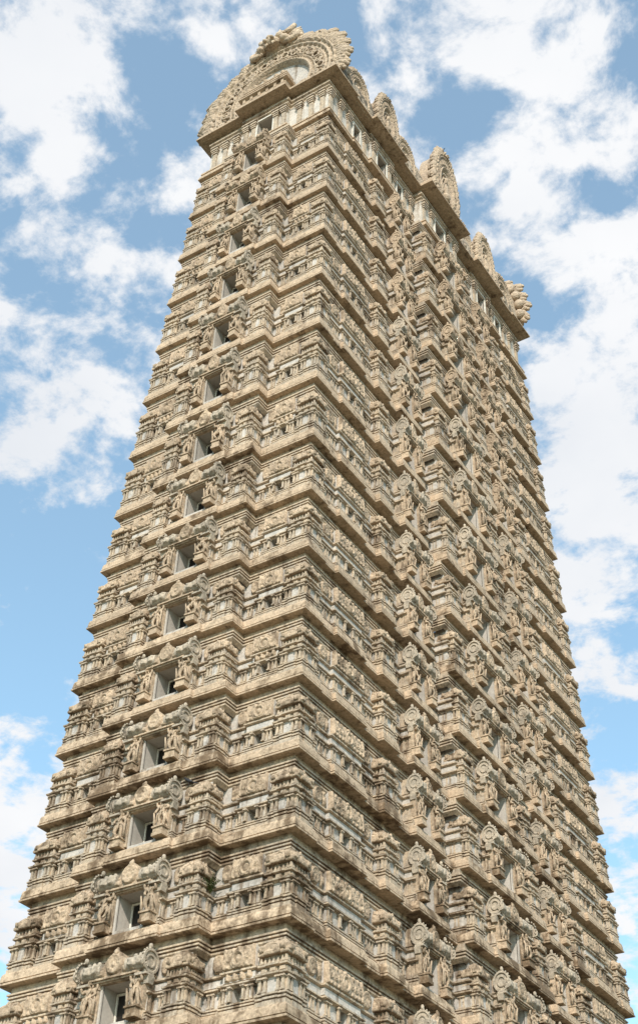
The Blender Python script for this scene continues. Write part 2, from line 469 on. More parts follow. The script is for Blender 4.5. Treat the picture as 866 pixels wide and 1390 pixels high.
def make_window():
    b = MB()                    # mats: wall, reveal
    W = 1.31; zb, zt = .42, 2.78
    ox, o0, o1, dp = .58, .68, 2.02, .72
    yb = .85
    # bay wall with its opening
    def q(p, mi=0): b.add(p, [(0, 1, 2, 3)], mi)
    q([(-W, 0, zb), (-ox, 0, zb), (-ox, 0, zt), (-W, 0, zt)]); q([(ox, 0, zb), (W, 0, zb), (W, 0, zt), (ox, 0, zt)])
    q([(-ox, 0, zb), (ox, 0, zb), (ox, 0, o0), (-ox, 0, o0)]); q([(-ox, 0, o1), (ox, 0, o1), (ox, 0, zt), (-ox, 0, zt)])
    q([(-W, yb, zb), (-W, 0, zb), (-W, 0, zt), (-W, yb, zt)], 2); q([(W, 0, zb), (W, yb, zb), (W, yb, zt), (W, 0, zt)], 2)
    q([(-W, 0, zt), (W, 0, zt), (W, yb, zt), (-W, yb, zt)])
    q([(-ox, 0, o0), (-ox, dp, o0), (-ox, dp, o1), (-ox, 0, o1)], 1); q([(ox, dp, o0), (ox, 0, o0), (ox, 0, o1), (ox, dp, o1)], 1)
    q([(-ox, 0, o1), (-ox, dp, o1), (ox, dp, o1), (ox, 0, o1)], 1); q([(-ox, 0, o0), (ox, 0, o0), (ox, dp, o0), (-ox, dp, o0)], 1)
    q([(-ox, dp, o0), (ox, dp, o0), (ox, dp, o1), (-ox, dp, o1)], 1)
    # proud jambs and colonnettes
    for s in (-1, 1):
        x0, x1 = sorted((s * ox, s * (ox + .085)))
        b.box(x0, x1, -.07, .03, .6, o1 + .04, 1)
        pilaster(b, s * (ox + .15), 0, .66, 2.05, .085, .11, 2)
        pilaster(b, s * 1.21, 0, .66, 1.45, .1, .09, 2)
        for z0_, z1_, e_ in ((.60, .66, .09), (.71, .765, .06), (.82, .875, .06), (1.45, 1.51, .1), (1.58, 1.63, .05), (1.90, 1.965, .07), (2.08, 2.12, .05)):
            b.box(*sorted((s * 1.1, s * (W + e_))), -e_, yb - .1, z0_, z1_, 2)
        b.box(*sorted((s * (W - .02), s * (W + .05))), .08, .17, .88, 1.449, 2); b.box(*sorted((s * (W - .02), s * (W + .05))), .3, .39, .88, 1.449, 2)
        b.box(*sorted((s * .74, s * 1.09)), -.06, .03, .6, .68, 2)
    b.box(-ox - .03, ox + .03, -.09, .02, .55, o0 - .004)
    win = b.mesh('window_bay', ['plaster', 'reveal', 'wall'])
    f = MB()
    px0, px1, pz = -.50, -.06, 1.90
    yy = dp - .002
    f.box(px0 - .06, px0, yy - .06, yy, o0 + .01, pz + .07); f.box(px1, px1 + .06, yy - .06, yy, o0 + .01, pz + .07)
    f.box(px0 - .002, px1 + .002, yy - .057, yy, pz, pz + .067)
    frame = f.mesh('window_frame', ['frame'])
    p = MB(); p.box(px0 + .002, px1 - .002, yy - .015, yy - .003, o0 + .012, pz - .002)
    pane = p.mesh('window_pane', ['dark'])
    return win, frame, pane

def round_gable(b, s, rnd):
    # barrel roof over the guardian, closed by a round gable
    r = .27; cy, cz = -.17, 2.46
    x0, x1 = s * .52, s * 1.36
    n = 20
    v = []
    for x in (x0, x1):
        for i in range(n):
            t = 2 * math.pi * i / n
            v.append((x, cy + r * math.cos(t), cz + r * math.sin(t)))
    fcs = [(i, (i + 1) % n, n + (i + 1) % n, n + i) for i in range(n)]
    if s < 0: fcs = [q[::-1] for q in fcs]
    b.add(v, fcs, 0, True); b.add(v[:n], [tuple(range(n)) if s > 0 else tuple(range(n))[::-1]], 0)
    b.box(min(x0, x1) + .03, max(x0, x1) - .03, cy, .04, cz - r * .8, cz + r * .5)
    b.disc_x(x1, cy, cz, .42, s * .1, 0, 24)
    for i in range(18):                                   # beaded rim
        t = 2 * math.pi * i / 18
        b.ell((x1 + s * .03, cy + .43 * math.cos(t), cz + .43 * math.sin(t)), (.045, .045, .045), 0, 5, 4)
    for k in range(3):                                    # scroll and rosette that lean against the rim
        b.tube([(x1 + s * .07, cy - .3 + (.17 - .05 * k) * math.cos(a_), cz - .12 + (.17 - .05 * k) * math.sin(a_)) for a_ in [2 * math.pi * q / 10 for q in range(10)]], .035, 0, 5, True)
    b.ell((x1 - s * .0, cy, cz + .52), (.08, .09, .11), 0, 7, 5)
    for q in range(3):
        b.ell((x0 + (x1 - x0) * (.3 + .25 * q), cy, cz + r + .03), (.09, .08, .09), 0, 7, 5)
    relief(b, min(x0, x1) + .1, max(x0, x1) - .06, cz - .16, cz + .2, cy - r + .04, 'leaf', rnd, 0, .045)
    b.box(*sorted((s * .98, s * 1.46)), -.40, .04, 1.98, 2.06)
    b.taper(*sorted((s * 1.16, s * 1.44)), -.22, .04, 1.72, 1.98, 1.3)

def make_round_gable(s):
    b = MB(); round_gable(b, s, random.Random(1)); return b.mesh('round_gable', ['gable'])

def make_pediment(seed, merged=False):
    rnd = random.Random(seed)
    b = MB()
    b.box(-.96, .96, -.26, .04, 2.07, 2.13); b.box(-1.0, 1.0, -.33, .04, 2.135, 2.20)
    b.box(-.9, .9, -.18, .04, 2.03, 2.065)
    # pointed middle plate
    half = [(0.98, 2.2), (.97, 2.34), (.9, 2.46), (.74, 2.5), (.62, 2.6), (.5, 2.58), (.43, 2.72), (.36, 2.82), (.22, 2.9), (.15, 3.0), (.1, 3.02)]
    out = half + [(0, 3.1)] + [(-x, z) for x, z in reversed(half)]
    b.prism(out, -.28, .3)
    relief(b, -.33, .33, 2.22, 2.95, -.28, 'oval', rnd, 0, .04)
    relief(b, .36, .93, 2.22, 2.48, -.28, 'leaf', rnd, 0, .04); relief(b, -.93, -.36, 2.22, 2.48, -.28, 'leaf', rnd, 0, .04)
    b.ell((0, -.26, 3.02), (.11, .09, .12), 0, 8, 6); b.ell((0, -.22, 3.13), (.06, .06, .07), 0, 6, 5)
    for s in (-1, 1):
        b.ell((s * .8, -.28, 2.40), (.12, .09, .12), 0, 8, 6)
        round_gable(b, s, rnd) if merged else None
    return b.mesh('window_pediment', ['carved'])

def make_statue(flip, pose=0):
    """guardian in a bent pose, four arms, tall crown and club: one continuous skinned body"""
    J = {'pelvis': (0, 0, .47, .085, .07), 'waist': (.02, 0, .56, .066, .055), 'chest': (.0, 0, .68, .095, .07), 'neck': (-.015, -.01, .765, .035, .035),
         'head': (-.025, -.02, .83, .055, .06), 'crown': (-.03, -.02, .92, .05, .05), 'tip': (-.035, -.02, 1.02, .018, .018),
         'hipL': (-.065, 0, .44, .068, .06), 'kneeL': (-.07, -.03, .25, .05, .05), 'ankL': (-.06, .0, .05, .034, .034), 'toeL': (-.08, -.08, .02, .03, .024),
         'hipR': (.07, 0, .44, .068, .06), 'kneeR': (.15, -.06, .27, .05, .05), 'ankR': (.09, -.02, .06, .034, .034), 'toeR': (.14, -.09, .02, .03, .024),
         'shL': (-.115, 0, .72, .045, .045), 'elL': (-.2, -.03, .6, .036, .036), 'haL': (-.24, -.09, .48, .032, .032),
         'shR': (.115, 0, .71, .045, .045), 'elR': (.23, -.02, .62, .036, .036), 'haR': (.13, -.1, .53, .032, .032),
         'el2L': (-.23, .0, .74, .032, .032), 'ha2L': (-.24, -.02, .89, .034, .034), 'el2R': (.23, .0, .75, .032, .032), 'ha2R': (.25, -.02, .9, .034, .034)}
    if pose == 1:      # club raised, other hand on the hip
        J.update(elR=(.21, -.05, .64, .036, .036), haR=(.2, -.12, .78, .032, .032), elL=(-.21, -.02, .6, .036, .036), haL=(-.11, -.08, .5, .032, .032),
                 kneeR=(.1, -.05, .25, .05, .05), ankR=(.12, 0, .05, .034, .034), toeR=(.15, -.08, .02, .03, .024), head=(.02, -.02, .83, .055, .06), crown=(.025, -.02, .92, .05, .05), tip=(.03, -.02, 1.03, .018, .018), kneeL=(-.13, -.05, .26, .05, .05))
    if pose == 2:      # leaning, one leg lifted across
        J.update(kneeL=(-.17, -.09, .33, .05, .05), ankL=(-.07, -.1, .16, .034, .034), toeL=(-.02, -.14, .13, .03, .024), chest=(.025, 0, .68, .095, .07), neck=(.02, -.01, .765, .035, .035),
                 elL=(-.2, -.05, .63, .036, .036), haL=(-.1, -.13, .66, .032, .032), ha2R=(.2, -.03, .92, .034, .034))
    E_ = ['pelvis waist', 'waist chest', 'chest neck', 'neck head', 'head crown', 'crown tip', 'pelvis hipL', 'hipL kneeL', 'kneeL ankL', 'ankL toeL',
          'pelvis hipR', 'hipR kneeR', 'kneeR ankR', 'ankR toeR', 'chest shL', 'shL elL', 'elL haL', 'chest shR', 'shR elR', 'elR haR',
          'shL el2L', 'el2L ha2L', 'shR el2R', 'el2R ha2R']
    ks = list(J); sg = -1 if flip else 1
    me = bpy.data.meshes.new('g'); me.from_pydata([(sg * J[k][0], J[k][1], J[k][2]) for k in ks], [(ks.index(e.split()[0]), ks.index(e.split()[1])) for e in E_], [])
    o = bpy.data.objects.new('g', me); col.objects.link(o)
    sk = o.modifiers.new('s', 'SKIN'); sk.use_smooth_shade = True
    for i, k in enumerate(ks):
        d = me.skin_vertices[0].data[i]; d.radius = (J[k][3] * 1.15, J[k][4] * 1.25); d.use_root = (i == 0)
    ss = o.modifiers.new('d', 'SUBSURF'); ss.levels = 1; ss.render_levels = 1
    dg = bpy.context.evaluated_depsgraph_get()
    ev = o.evaluated_get(dg); bm_ = bpy.data.meshes.new_from_object(ev)
    b = MB()
    b.add([tuple(v.co) for v in bm_.vertices], [tuple(p.vertices) for p in bm_.polygons], 0, True)
    bpy.data.objects.remove(o); bpy.data.meshes.remove(bm_); bpy.data.meshes.remove(me)
    def X(x): return sg * x
    # dress and ornaments carved with the body
    for z, r in ((.90, .062), (.95, .05), (.865, .068)):
        b.lathe((X(-.028), -.02, z), [(r, -.012), (r + .01, 0), (r, .012)], 0, 10)
    for s in (-1, 1):
        b.ell((X(-.025 + s * .07), -.02, .81), (.025, .025, .045), 0, 6, 5)
        b.ell((X(-.025 + s * .022), -.075, .845), (.012, .01, .009), 0, 5, 4)
        b.tube([(X(s * .09), -.05, .74), (X(s * .06), -.085, .66), (X(s * .01), -.09, .58), (X(-s * .02), -.08, .5)], .016, 0, 5)
        b.tube([(X(s * .08), -.04, .5), (X(s * .16), -.05, .42), (X(s * .19), -.03, .25), (X(s * .23), -.02, .1)], [.03, .03, .025, .012], 0, 5)
    b.ell((X(-.027), -.08, .825), (.011, .016, .018), 0, 5, 4)
    b.ell((X(-.027), -.07, .803), (.02, .012, .008), 0, 5, 4)
    b.lathe((0, 0, .49), [(.1, -.03), (.115, 0), (.1, .03)], 0, 12)
    b.ell((0, -.1, .42), (.035, .03, .12), 0, 6, 5)
    # fly whisks / discs in the raised hands and the club
    b.ell((X(-.25), -.03, .98), (.05, .03, .075), 0, 7, 5); b.ell((X(.26), -.03, .99), (.06, .03, .07), 0, 7, 5)
    b.tube([(X(-.25), -.1, .5), (X(-.23), -.08, .3), (X(-.21), -.06, .03)], [.022, .034, .05], 0, 6)
    # carved backing arch that ties the figure to the wall
    b.prism([(-.2, 0.0), (.2, 0.0), (.24, .45), (.24, .8), (.13, .96), (-.13, .96), (-.24, .8), (-.24, .45)], .03, .22)
    return b.mesh('guardian', ['statue'])

def make_pedestal():
    b = MB()
    b.box(-.25, .25, -.23, .3, -.12, .0); b.box(-.22, .22, -.2, .3, .0, .2); b.box(-.26, .26, -.25, .3, .2, .265)
    return b.mesh('pedestal', ['ledge'])

# ------------------------------------------------------------------ the tower
tower = bpy.data.objects.new('temple_tower', None); col.objects.link(tower)
tower.location = (0, 0, 0)
tag(tower, 'very tall tapering beige stone temple tower of many carved storeys under a barrel roof', 'temple tower')

KUTA = [make_kuta(i) for i in range(3)]
WIN, FRAME, PANE = make_window()
PED = [make_pediment(i) for i in range(3)]
PEDM = [make_pediment(i, True) for i in range(3)]
RG = {s: make_round_gable(s) for s in (-1, 1)}
STAT = {(s, k): make_statue(s < 0, k) for s in (-1, 1) for k in range(3)}
PEDE = make_pedestal()

def make_frieze(which, seed):
    rnd = random.Random(seed)
    b = MB()
    z0, z1 = 2.05, 2.70
    if which == 'front':
        k = AREF
        for s in (-1, 1):
            def rg(x0, x1, y, kind, za=z0, zb=z1):
                x0, x1 = sorted((s * x0, s * x1)); relief(b, x0, x1, za, zb, y, kind, rnd)
            rg(3.1, 3.55, 0, rnd.choice(('oval', 'leaf')))
            rg(4.88, 5.3, 0, rnd.choice(('oval', 'leaf')))
            rg(1.55, 2.0, -.72, 'oval')
            rg(3.7, 4.8, -.19, 'figures', 1.62, 1.9) if rnd.random() < .35 else None
    else:
        for s in (-1, 1):
            def rg(t0, t1, y, kind, za=z0, zb=z1):
                x0, x1 = sorted((s * (t0 - BREF), s * (t1 - BREF))); relief(b, x0, x1, za, zb, y, kind, rnd)
            rg(1.75, 2.3, 0, 'oval'); rg(5.15, 5.7, 0, 'oval'); rg(7.3, 7.95, 0, 'oval'); rg(10.6, 11.2, 0, 'leaf')
            rg(11.3, 11.9, 0, 'oval'); rg(13.05, 13.6, -.72, 'oval')
            rg(1.4, 1.7, 0, 'leaf'); rg(2.34, 2.58, 0, 'leaf')
    return b
def make_shala(w, seed):
    rnd = random.Random(seed); b = MB()
    relief(b, -w / 2, w / 2, 1.98, 2.76, 0, 'shala', rnd, 0, .028)
    return b.mesh('bay_roof', ['carved'])
SH_F = [make_shala(1.18, 30 + i) for i in range(3)]; SH_S = [make_shala(2.28, 40 + i) for i in range(3)]
FR_F = [make_frieze('front', i) for i in range(4)]
FR_S = [make_frieze('side', 10 + i) for i in range(4)]

rng = random.Random(7)
statues = []; windows = []
for l in range(N):
    a, b_, z = A_L[l], B_L[l], Z_L[l]
    a2, b2, z2 = A_L[l + 1], B_L[l + 1], Z_L[l + 1]
    h = (z2 - z) / HREF
    WB = .51 - .008 * max(0, l - 2)
    sa, sb = a / AREF, b_ / BREF
    # ---- ledge
    m = MB()
    lp, _ = plan(L_FRONT, L_SIDE, a, b_, a, b_)
    m.sweep(lp, [(q, z + w * h) for q, w in [(.42, .0), (.06, .0), (.0, .012), (.0, .085), (.07, .09), (.07, .135), (.03, .14), (.045, .28), (.06, .40), (.09, .47), (.15, .515), (.28, .54), (.28, .60), (.42, .60)]])
    sp, _ = plan(S_FRONT, S_SIDE, a, b_, a, b_)
    m.sweep(sp, [(q, z + w * h) for q, w in [(.95, .02), (.14, .02), (.14, .4)]])
    m.sweep(sp, [(q, z + w * h) for q, w in [(.3, .6), (.3, .64), (1.2, .64)]])
    link('ledge', m.mesh('ledge', ['ledge']), tower)
    # ---- wall
    m = MB()
    wp, wf = plan(W_FRONT, W_SIDE, a - WB, b_ - WB, a, b_)
    skip = {}
    for i, fl in enumerate(wf):
        if fl == 'win': skip[i] = (z - 1, z + 2.74 * h)
        if fl == 'niche': skip[i] = (z + .91 * h, z + 1.40 * h)
    prof = [(0, .5), (-.12, .53), (-.12, .66), (-.02, .675), (.05, .68), (.05, .715), (-.09, .72), (-.09, .775), (.04, .785), (.04, .81), (-.09, .82), (-.09, .875), (.02, .905), (.02, 1.395), (-.03, 1.42), (-.14, 1.455), (-.14, 1.51),
            (-.02, 1.55), (.05, 1.555), (.05, 1.60), (.0, 1.605), (.0, 1.84), (.04, 1.85), (-.09, 1.90), (-.09, 1.965), (.02, 1.99), (.03, 2.02), (.03, 2.74)]
    m.sweep(wp, [(o, z + w * h) for o, w in prof], 0, skip, [3 if (prof[i][0] == prof[i + 1][0] and prof[i + 1][1] - prof[i][1] > .2) else 0 for i in range(len(prof) - 1)])
    np_, _ = plan(S_FRONT, S_SIDE, a - WB, b_ - WB, a - WB, b_)
    m.sweep(np_, [(o, z + w * h) for o, w in [(.12, 2.6), (-.03, 2.745), (-.03, 2.81), (.07, 2.82), (.07, 2.86), (-.06, 2.87), (-.06, 2.93), (.07, 2.94), (.07, 2.975), (-.09, 2.985), (-.09, 3.05), (-.01, 3.08), (.02, 3.12), (.02, 3.33)]])
    # pilasters in the recesses and bays, niche boxes
    def side(fn_x, yline, lst, u):
        pass
    tmp = MB()
    zz0, zz1 = z + .915 * h, z + 1.40 * h
    for s in (-1, 1):
        for x, u in [(3.05, 0), (3.22, 0), (3.5, 0), (3.72, .14), (3.9, .14), (4.5, .14), (4.66, .14), (4.83, .14), (4.98, 0), (5.12, 0)]:
            pilaster(tmp, s * x * sa, -(b_ - WB + u) + .02, zz0, zz1)
        for x in (1.62, 1.75):
            pilaster(tmp, s * x * sa, -(b_ - WB + .72) + .02, zz0, zz1)
    for fl, i in ((f_, i_) for i_, f_ in enumerate(wf)):
        if fl == 'niche':
            p, q = wp[i], wp[(i + 1) % len(wp)]
            if abs(p[1] - q[1]) < 1e-6 and p[1] < 0:
                x0, x1 = sorted((p[0], q[0])); y = p[1]
                tmp.add([(x0, y, zz0 - .05), (x1, y, zz0 - .05), (x1, y, zz1 + .05), (x0, y, zz1 + .05), (x0, y + .35, zz0 - .05), (x1, y + .35, zz0 - .05), (x1, y + .35, zz1 + .05), (x0, y + .35, zz1 + .05)],
                        [(4, 5, 6, 7), (0, 4, 7, 3), (5, 1, 2, 6), (7, 6, 2, 3), (0, 1, 5, 4)], 1)
                for xx in (x0 - .05, x1 + .05): pilaster(tmp, xx, y, zz0, zz1, .08, .12)
            elif abs(p[0] - q[0]) < 1e-6 and p[0] > 0:
                y0, y1 = sorted((p[1], q[1])); x = p[0]
                tmp.add([(x, y0, zz0 - .05), (x, y1, zz0 - .05), (x, y1, zz1 + .05), (x, y0, zz1 + .05), (x - .35, y0, zz0 - .05), (x - .35, y1, zz0 - .05), (x - .35, y1, zz1 + .05), (x - .35, y0, zz1 + .05)],
                        [(4, 5, 6, 7), (0, 4, 7, 3), (5, 1, 2, 6), (7, 6, 2, 3), (0, 1, 5, 4)], 1)
    m.v_off = len(m.v)
    base = len(m.v); m.v += tmp.v; m.f += [tuple(i + base for i in q) for q in tmp.f]; m.m += tmp.m; m.sm += tmp.sm
    tmp = MB()
    for s in (-1, 1):
        for t, u in [(1.62, 0), (1.78, 0), (2.02, 0), (2.18, 0), (2.45, 0), (2.70, .16), (2.88, .16), (3.38, .22), (4.02, .22), (4.28, .16), (4.45, .16), (4.78, .16), (5.02, 0), (5.2, 0), (5.45, 0), (5.65, 0), (5.85, 0),
                     (7.22, 0), (7.4, 0), (7.65, 0), (7.82, 0), (8.08, 0), (10.55, 0), (10.75, 0), (11.05, 0), (11.25, 0), (11.55, 0), (11.8, 0), (13.1, .72), (13.28, .72), (13.55, .72)]:
            pilaster(tmp, s * (t - BREF) * sb, -(a - WB + u) + .02, zz0, zz1, .085)
    base = len(m.v); m.v += [(-y, x, zz) for x, y, zz in tmp.v]; m.f += [tuple(i + base for i in q) for q in tmp.f]; m.m += tmp.m; m.sm += tmp.sm
    for src, fn in ((FR_F[l % 4], lambda p: (p[0] * sa, p[1] - (b_ - WB) + .03, z + p[2] * h)), (FR_S[l % 4], lambda p: (a - WB - .03 - p[1], p[0] * sb, z + p[2] * h))):
        base = len(m.v); m.v += [fn(p) for p in src.v]; m.f += [tuple(i + base for i in q) for q in src.f]; m.m += [2] * len(src.f); m.sm += src.sm
    link('storey_wall', m.mesh('storey_wall', ['wall', 'reveal', 'carved', 'plaster']), tower)
    for s in (-1, 1):
        link('bay_roof', SH_F[rng.randrange(3)], tower, (s * 4.26 * sa, -(b_ - WB + .14) + .03, z), 0, (sa, 1, h))
        link('bay_roof', SH_S[rng.randrange(3)], tower, (a - WB + .16 - .03, s * (3.735 - BREF) * sb, z), math.pi / 2, (sb, 1, h))
    # ---- pavilions
    def pav(name, x, y, w, rz=0):
        bd, rf = KUTA[rng.randrange(3)]
        o = link(name, bd, tower, (x, y, z), rz, (w, w, h * rng.uniform(.985, 1.015)))
        link('pavilion_roof', rf, o)
    w = 1.16 * sa
    for sx, sy in ((1, -1), (-1, -1), (1, 1)):
        pav('corner_pavilion', sx * (a - .15 - w / 2), sy * (b_ - .15 - w / 2), w)
    for s in (-1, 1):
        w = .92 * sa; pav('wall_pavilion', s * 2.43 * sa, -(b_ + .72 - .14 - w / 2), w)
        w = 1.12 * sb; pav('wall_pavilion', a + .20 - .13 - w / 2, s * (6.5 - BREF) * sb, w, math.pi / 2)
        w = .98 * sb; pav('wall_pavilion', a + .75 - .13 - w / 2, s * (12.45 - BREF) * sb, w, math.pi / 2)
    # ---- windows
    def window(x, y, rz, kx):
        o = link('window', WIN, tower, (x, y, z), rz, (kx, 1 if rz == 0 else .85, h))
        link('window_frame', FRAME, o); link('window_pane', PANE, o)
        windows.append((o, rng.randrange(3)))
        Rm = Matrix.Rotation(rz, 3, 'Z')
        for s in (-1, 1):
            p = Vector((x, y, 0)) + Rm @ Vector((s * 1.0 * kx, -.22, 0))
            statues.append((Vector((p.x, p.y, z + .99 * h)), rz, s, kx, h))
    window(0, -(b_ - WB + 1.02), 0, sa)
    xw = a - WB
    window(xw + 1.04, 0, math.pi / 2, 1.1 * sb)
    for s in (-1, 1):
        window(xw + .46, s * (9.3 - BREF) * sb, math.pi / 2, .73 * sb)

CAM = Vector((31.182, -51.090, -18.724 + ZG))
windows.sort(key=lambda w: (w[0].location - CAM).length)
for i, (o, k) in enumerate(windows):
    link('window_pediment', (PED if i < 50 else PEDM)[k], o)
    if i < 50:
        for s in (-1, 1): link('round_gable', RG[s], o)
statues.sort(key=lambda s: (s[0] - CAM).length)
def put_statue(p, rz, s, kx, h, parent):
    q = max(.86, kx) * 1.06
    o = link('guardian_statue', STAT[(s, rng.randrange(3))], parent, p, rz + rng.uniform(-.12, .12), (1.22 * q, 1.25, 1.24 * h * rng.uniform(.97, 1.03)))
    return o
for st in statues[:100]:
    o = put_statue(*st, tower)
    k = o.scale
    link('pedestal', PEDE, o, (0, 0, -.265 / 1.24), 0, (1 / k.x * max(.8, st[3]), 1 / 1.25, 1 / 1.24))
rest = MB()
for p, rz, s, kx, h in statues[100:]:
    me = STAT[(s, rng.randrange(3))]; c, sn = math.cos(rz), math.sin(rz)
    q = max(.86, kx) * 1.06
    for src, sc, dz in ((me, (1.22 * q, 1.25, 1.24 * h), 0), (PEDE, (max(.8, kx), 1, h), -.265 * h)):
        rest.add([(p.x + c * v.co.x * sc[0] - sn * v.co.y * sc[1], p.y + sn * v.co.x * sc[0] + c * v.co.y * sc[1], p.z + v.co.z * sc[2] + dz) for v in src.vertices],
                 [tuple(f.vertices) for f in src.polygons], 0, True)
if len(statues) > 100:
    o = link('guardian_statue', rest.mesh('far_guardians', ['statue']), tower); o['kind'] = 'stuff'

# ---- the plain foot of the tower, below the frame
m = MB()
a, b_ = A_L[0], B_L[0]
sp, _ = plan(S_FRONT, S_SIDE, a + .2, b_ + .2, a, b_)
zf = Z_L[0]
m.sweep(sp, [(-1.5, -.5), (-1.5, 1.0), (-1.1, 1.1), (-1.1, 1.6), (-.8, 1.9), (-.5, 2.0), (-.5, zf * .45), (-.8, zf * .46), (-.8, zf * .5), (-.3, zf * .52), (-.3, zf - .8), (-.6, zf - .6), (-.6, zf - .3), (.5, zf + .1), (2, zf + .1)])
link('base', m.mesh('tower_base', ['wall']), tower)

# ---- crown storey
a, b_, z = A_L[N], B_L[N], Z_L[N]
m = MB()
C_FRONT = mirror([(-1, -.42, 0, ''), (-.42, .42, .38, '')])
C_SIDE = mirror([(-1, -.80, 0, ''), (-.80, -.72, .1, ''), (-.72, -.66, .0, ''), (-.66, -.40, .22, ''), (-.40, -.21, 0, ''), (-.21, .21, .7, '')])
cp, _ = plan(C_FRONT, C_SIDE, a, b_, a, b_)
m.sweep(cp, [(.5, z), (.05, z), (0, z + .015), (0, z + .11), (.04, z + .13), (.05, z + .3), (.1, z + .42), (.16, z + .46), (.16, z + .54), (.1, z + .56), (.1, z + .68), (.2, z + .72), (.5, z + .74)])
sp, _ = plan(mirror([(-1, -.42, 0, ''), (-.42, .42, .36, '')]), mirror([(-1, -.21, 0, ''), (-.21, .21, .68, '')]), a, b_, a, b_)
m.sweep(sp, [(1.0, z + .02), (.14, z + .02), (.14, z + .4)]); m.sweep(sp, [(.3, z + .66), (.3, z + .7), (1.4, z + .7)])
link('ledge', m.mesh('crown_ledge', ['ledge']), tower)

m = MB()
aw, bw = a - .45, b_ - .45
H = ZE - z
CW_F = mirror([(-1, -.36, 0, ''), (-.36, -.13, .3, ''), (-.13, .13, .3, 'win')])
CW_S = mirror([(-1, -.78, 0, ''), (-.78, -.72, 0, 'win'), (-.72, -.63, 0, ''), (-.63, -.575, .16, ''), (-.575, -.485, .16, 'win'), (-.485, -.43, .16, ''), (-.43, -.36, 0, ''), (-.36, -.31, 0, 'win'), (-.31, -.185, 0, ''), (-.185, -.05, .62, ''), (-.05, .05, .62, 'win')])
wp, wf = plan(CW_F, CW_S, aw, bw, aw, bw)
skip = {i: (z + .93, z + 3.0) for i, f_ in enumerate(wf) if f_ == 'win'}
m.sweep(wp, [(.0, z + .5), (-.08, z + .7), (-.08, z + .8), (0, z + .88), (0, z + .95), (0, z + 2.98), (-.05, z + 3.06), (-.05, z + 3.16), (.0, z + 3.2), (0, z + 3.3), (-.1, z + 3.38), (-.1, z + 3.48), (-.02, z + 3.52), (-.02, z + 3.6), (-.16, z + 3.68), (-.16, z + 3.8), (-.05, z + 3.85), (-.05, z + H + .1)],
        0, skip, [0] * 4 + [1] * 2 + [0] * 11)
tmp = MB()
def bigpil(x, y, w=.3):
    tmp.box(x - w / 2, x + w / 2, y - .12, y + .05, z + .92, z + 2.5, 0)
    tmp.box(x - w * .65, x + w * .65, y - .17, y + .05, z + .74, z + .92, 0)
    for k, (dz, ex) in enumerate(((2.5, .04), (2.64, .08), (2.78, .125), (2.94, .07), (3.08, .125))):
        tmp.box(x - w / 2 - ex, x + w / 2 + ex, y - .14 - ex, y + .05, z + dz, z + dz + .11, 0)
for s in (-1, 1):
    for x, u in ((4.0, 0), (3.2, 0), (2.35, 0), (1.40, .3), (.83, .3)):
        bigpil(s * x, -(bw + u))
b0 = len(m.v); m.v += tmp.v; m.f += [tuple(i + b0 for i in q) for q in tmp.f]; m.m += tmp.m; m.sm += tmp.sm
tmp = MB()
for s in (-1, 1):
    for f_, u in ((.985, 0), (.90, 0), (.825, 0), (.675, 0), (.605, .16), (.455, .16), (.40, 0), (.28, 0), (.22, 0), (.165, .62), (.09, .62)):
        bigpil(s * f_ * bw, -(aw + u), .26)
b0 = len(m.v); m.v += [(-y, x, q) for x, y, q in tmp.v]; m.f += [tuple(i + b0 for i in q) for q in tmp.f]; m.m += tmp.m; m.sm += tmp.sm
cwall = link('storey_wall', m.mesh('crown_wall', ['wall', 'white']), tower)

def crown_window(hw, dp=.7):
    b = MB(); o0, o1 = .94, 2.99
    def q(p, mi=0): b.add(p, [(0, 1, 2, 3)], mi)
    q([(-hw, 0, o0), (-hw, dp, o0), (-hw, dp, o1), (-hw, 0, o1)]); q([(hw, dp, o0), (hw, 0, o0), (hw, 0, o1), (hw, dp, o1)])
    q([(-hw, 0, o1), (-hw, dp, o1), (hw, dp, o1), (hw, 0, o1)]); q([(-hw, 0, o0), (hw, 0, o0), (hw, dp, o0), (-hw, dp, o0)])
    q([(-hw, dp, o0), (hw, dp, o0), (hw, dp, o1), (-hw, dp, o1)])
    f = MB()
    f.box(-hw - .1, -hw, -.1, .05, o0, o1 + .1); f.box(hw, hw + .1, -.1, .05, o0, o1 + .1); f.box(-hw + .002, hw - .002, -.1, .05, o1 - .02, o1 + .1)
    p = MB(); p.box(-hw * .6, hw * .6, dp - .02, dp - .003, o0 + .1, o1 - .25)
    return b.mesh('crown_window', ['reveal']), f.mesh('crown_frame', ['frame']), p.mesh('crown_pane', ['dark'])
def cwin(x, y, rz, hw):
    w_, f_, p_ = crown_window(hw)
    o = link('window', w_, tower, (x, y, z), rz); link('window_frame', f_, o); link('window_pane', p_, o)
cwin(0, -(bw + .3), 0, .13 * aw)
cwin(aw + .62, 0, math.pi / 2, .05 * bw)
for s in (-1, 1):
    cwin(aw + .16, s * .53 * bw, math.pi / 2, .045 * bw)
    cwin(aw, s * .75 * bw, math.pi / 2, .03 * bw)
    cwin(aw, s * .335 * bw, math.pi / 2, .025 * bw)

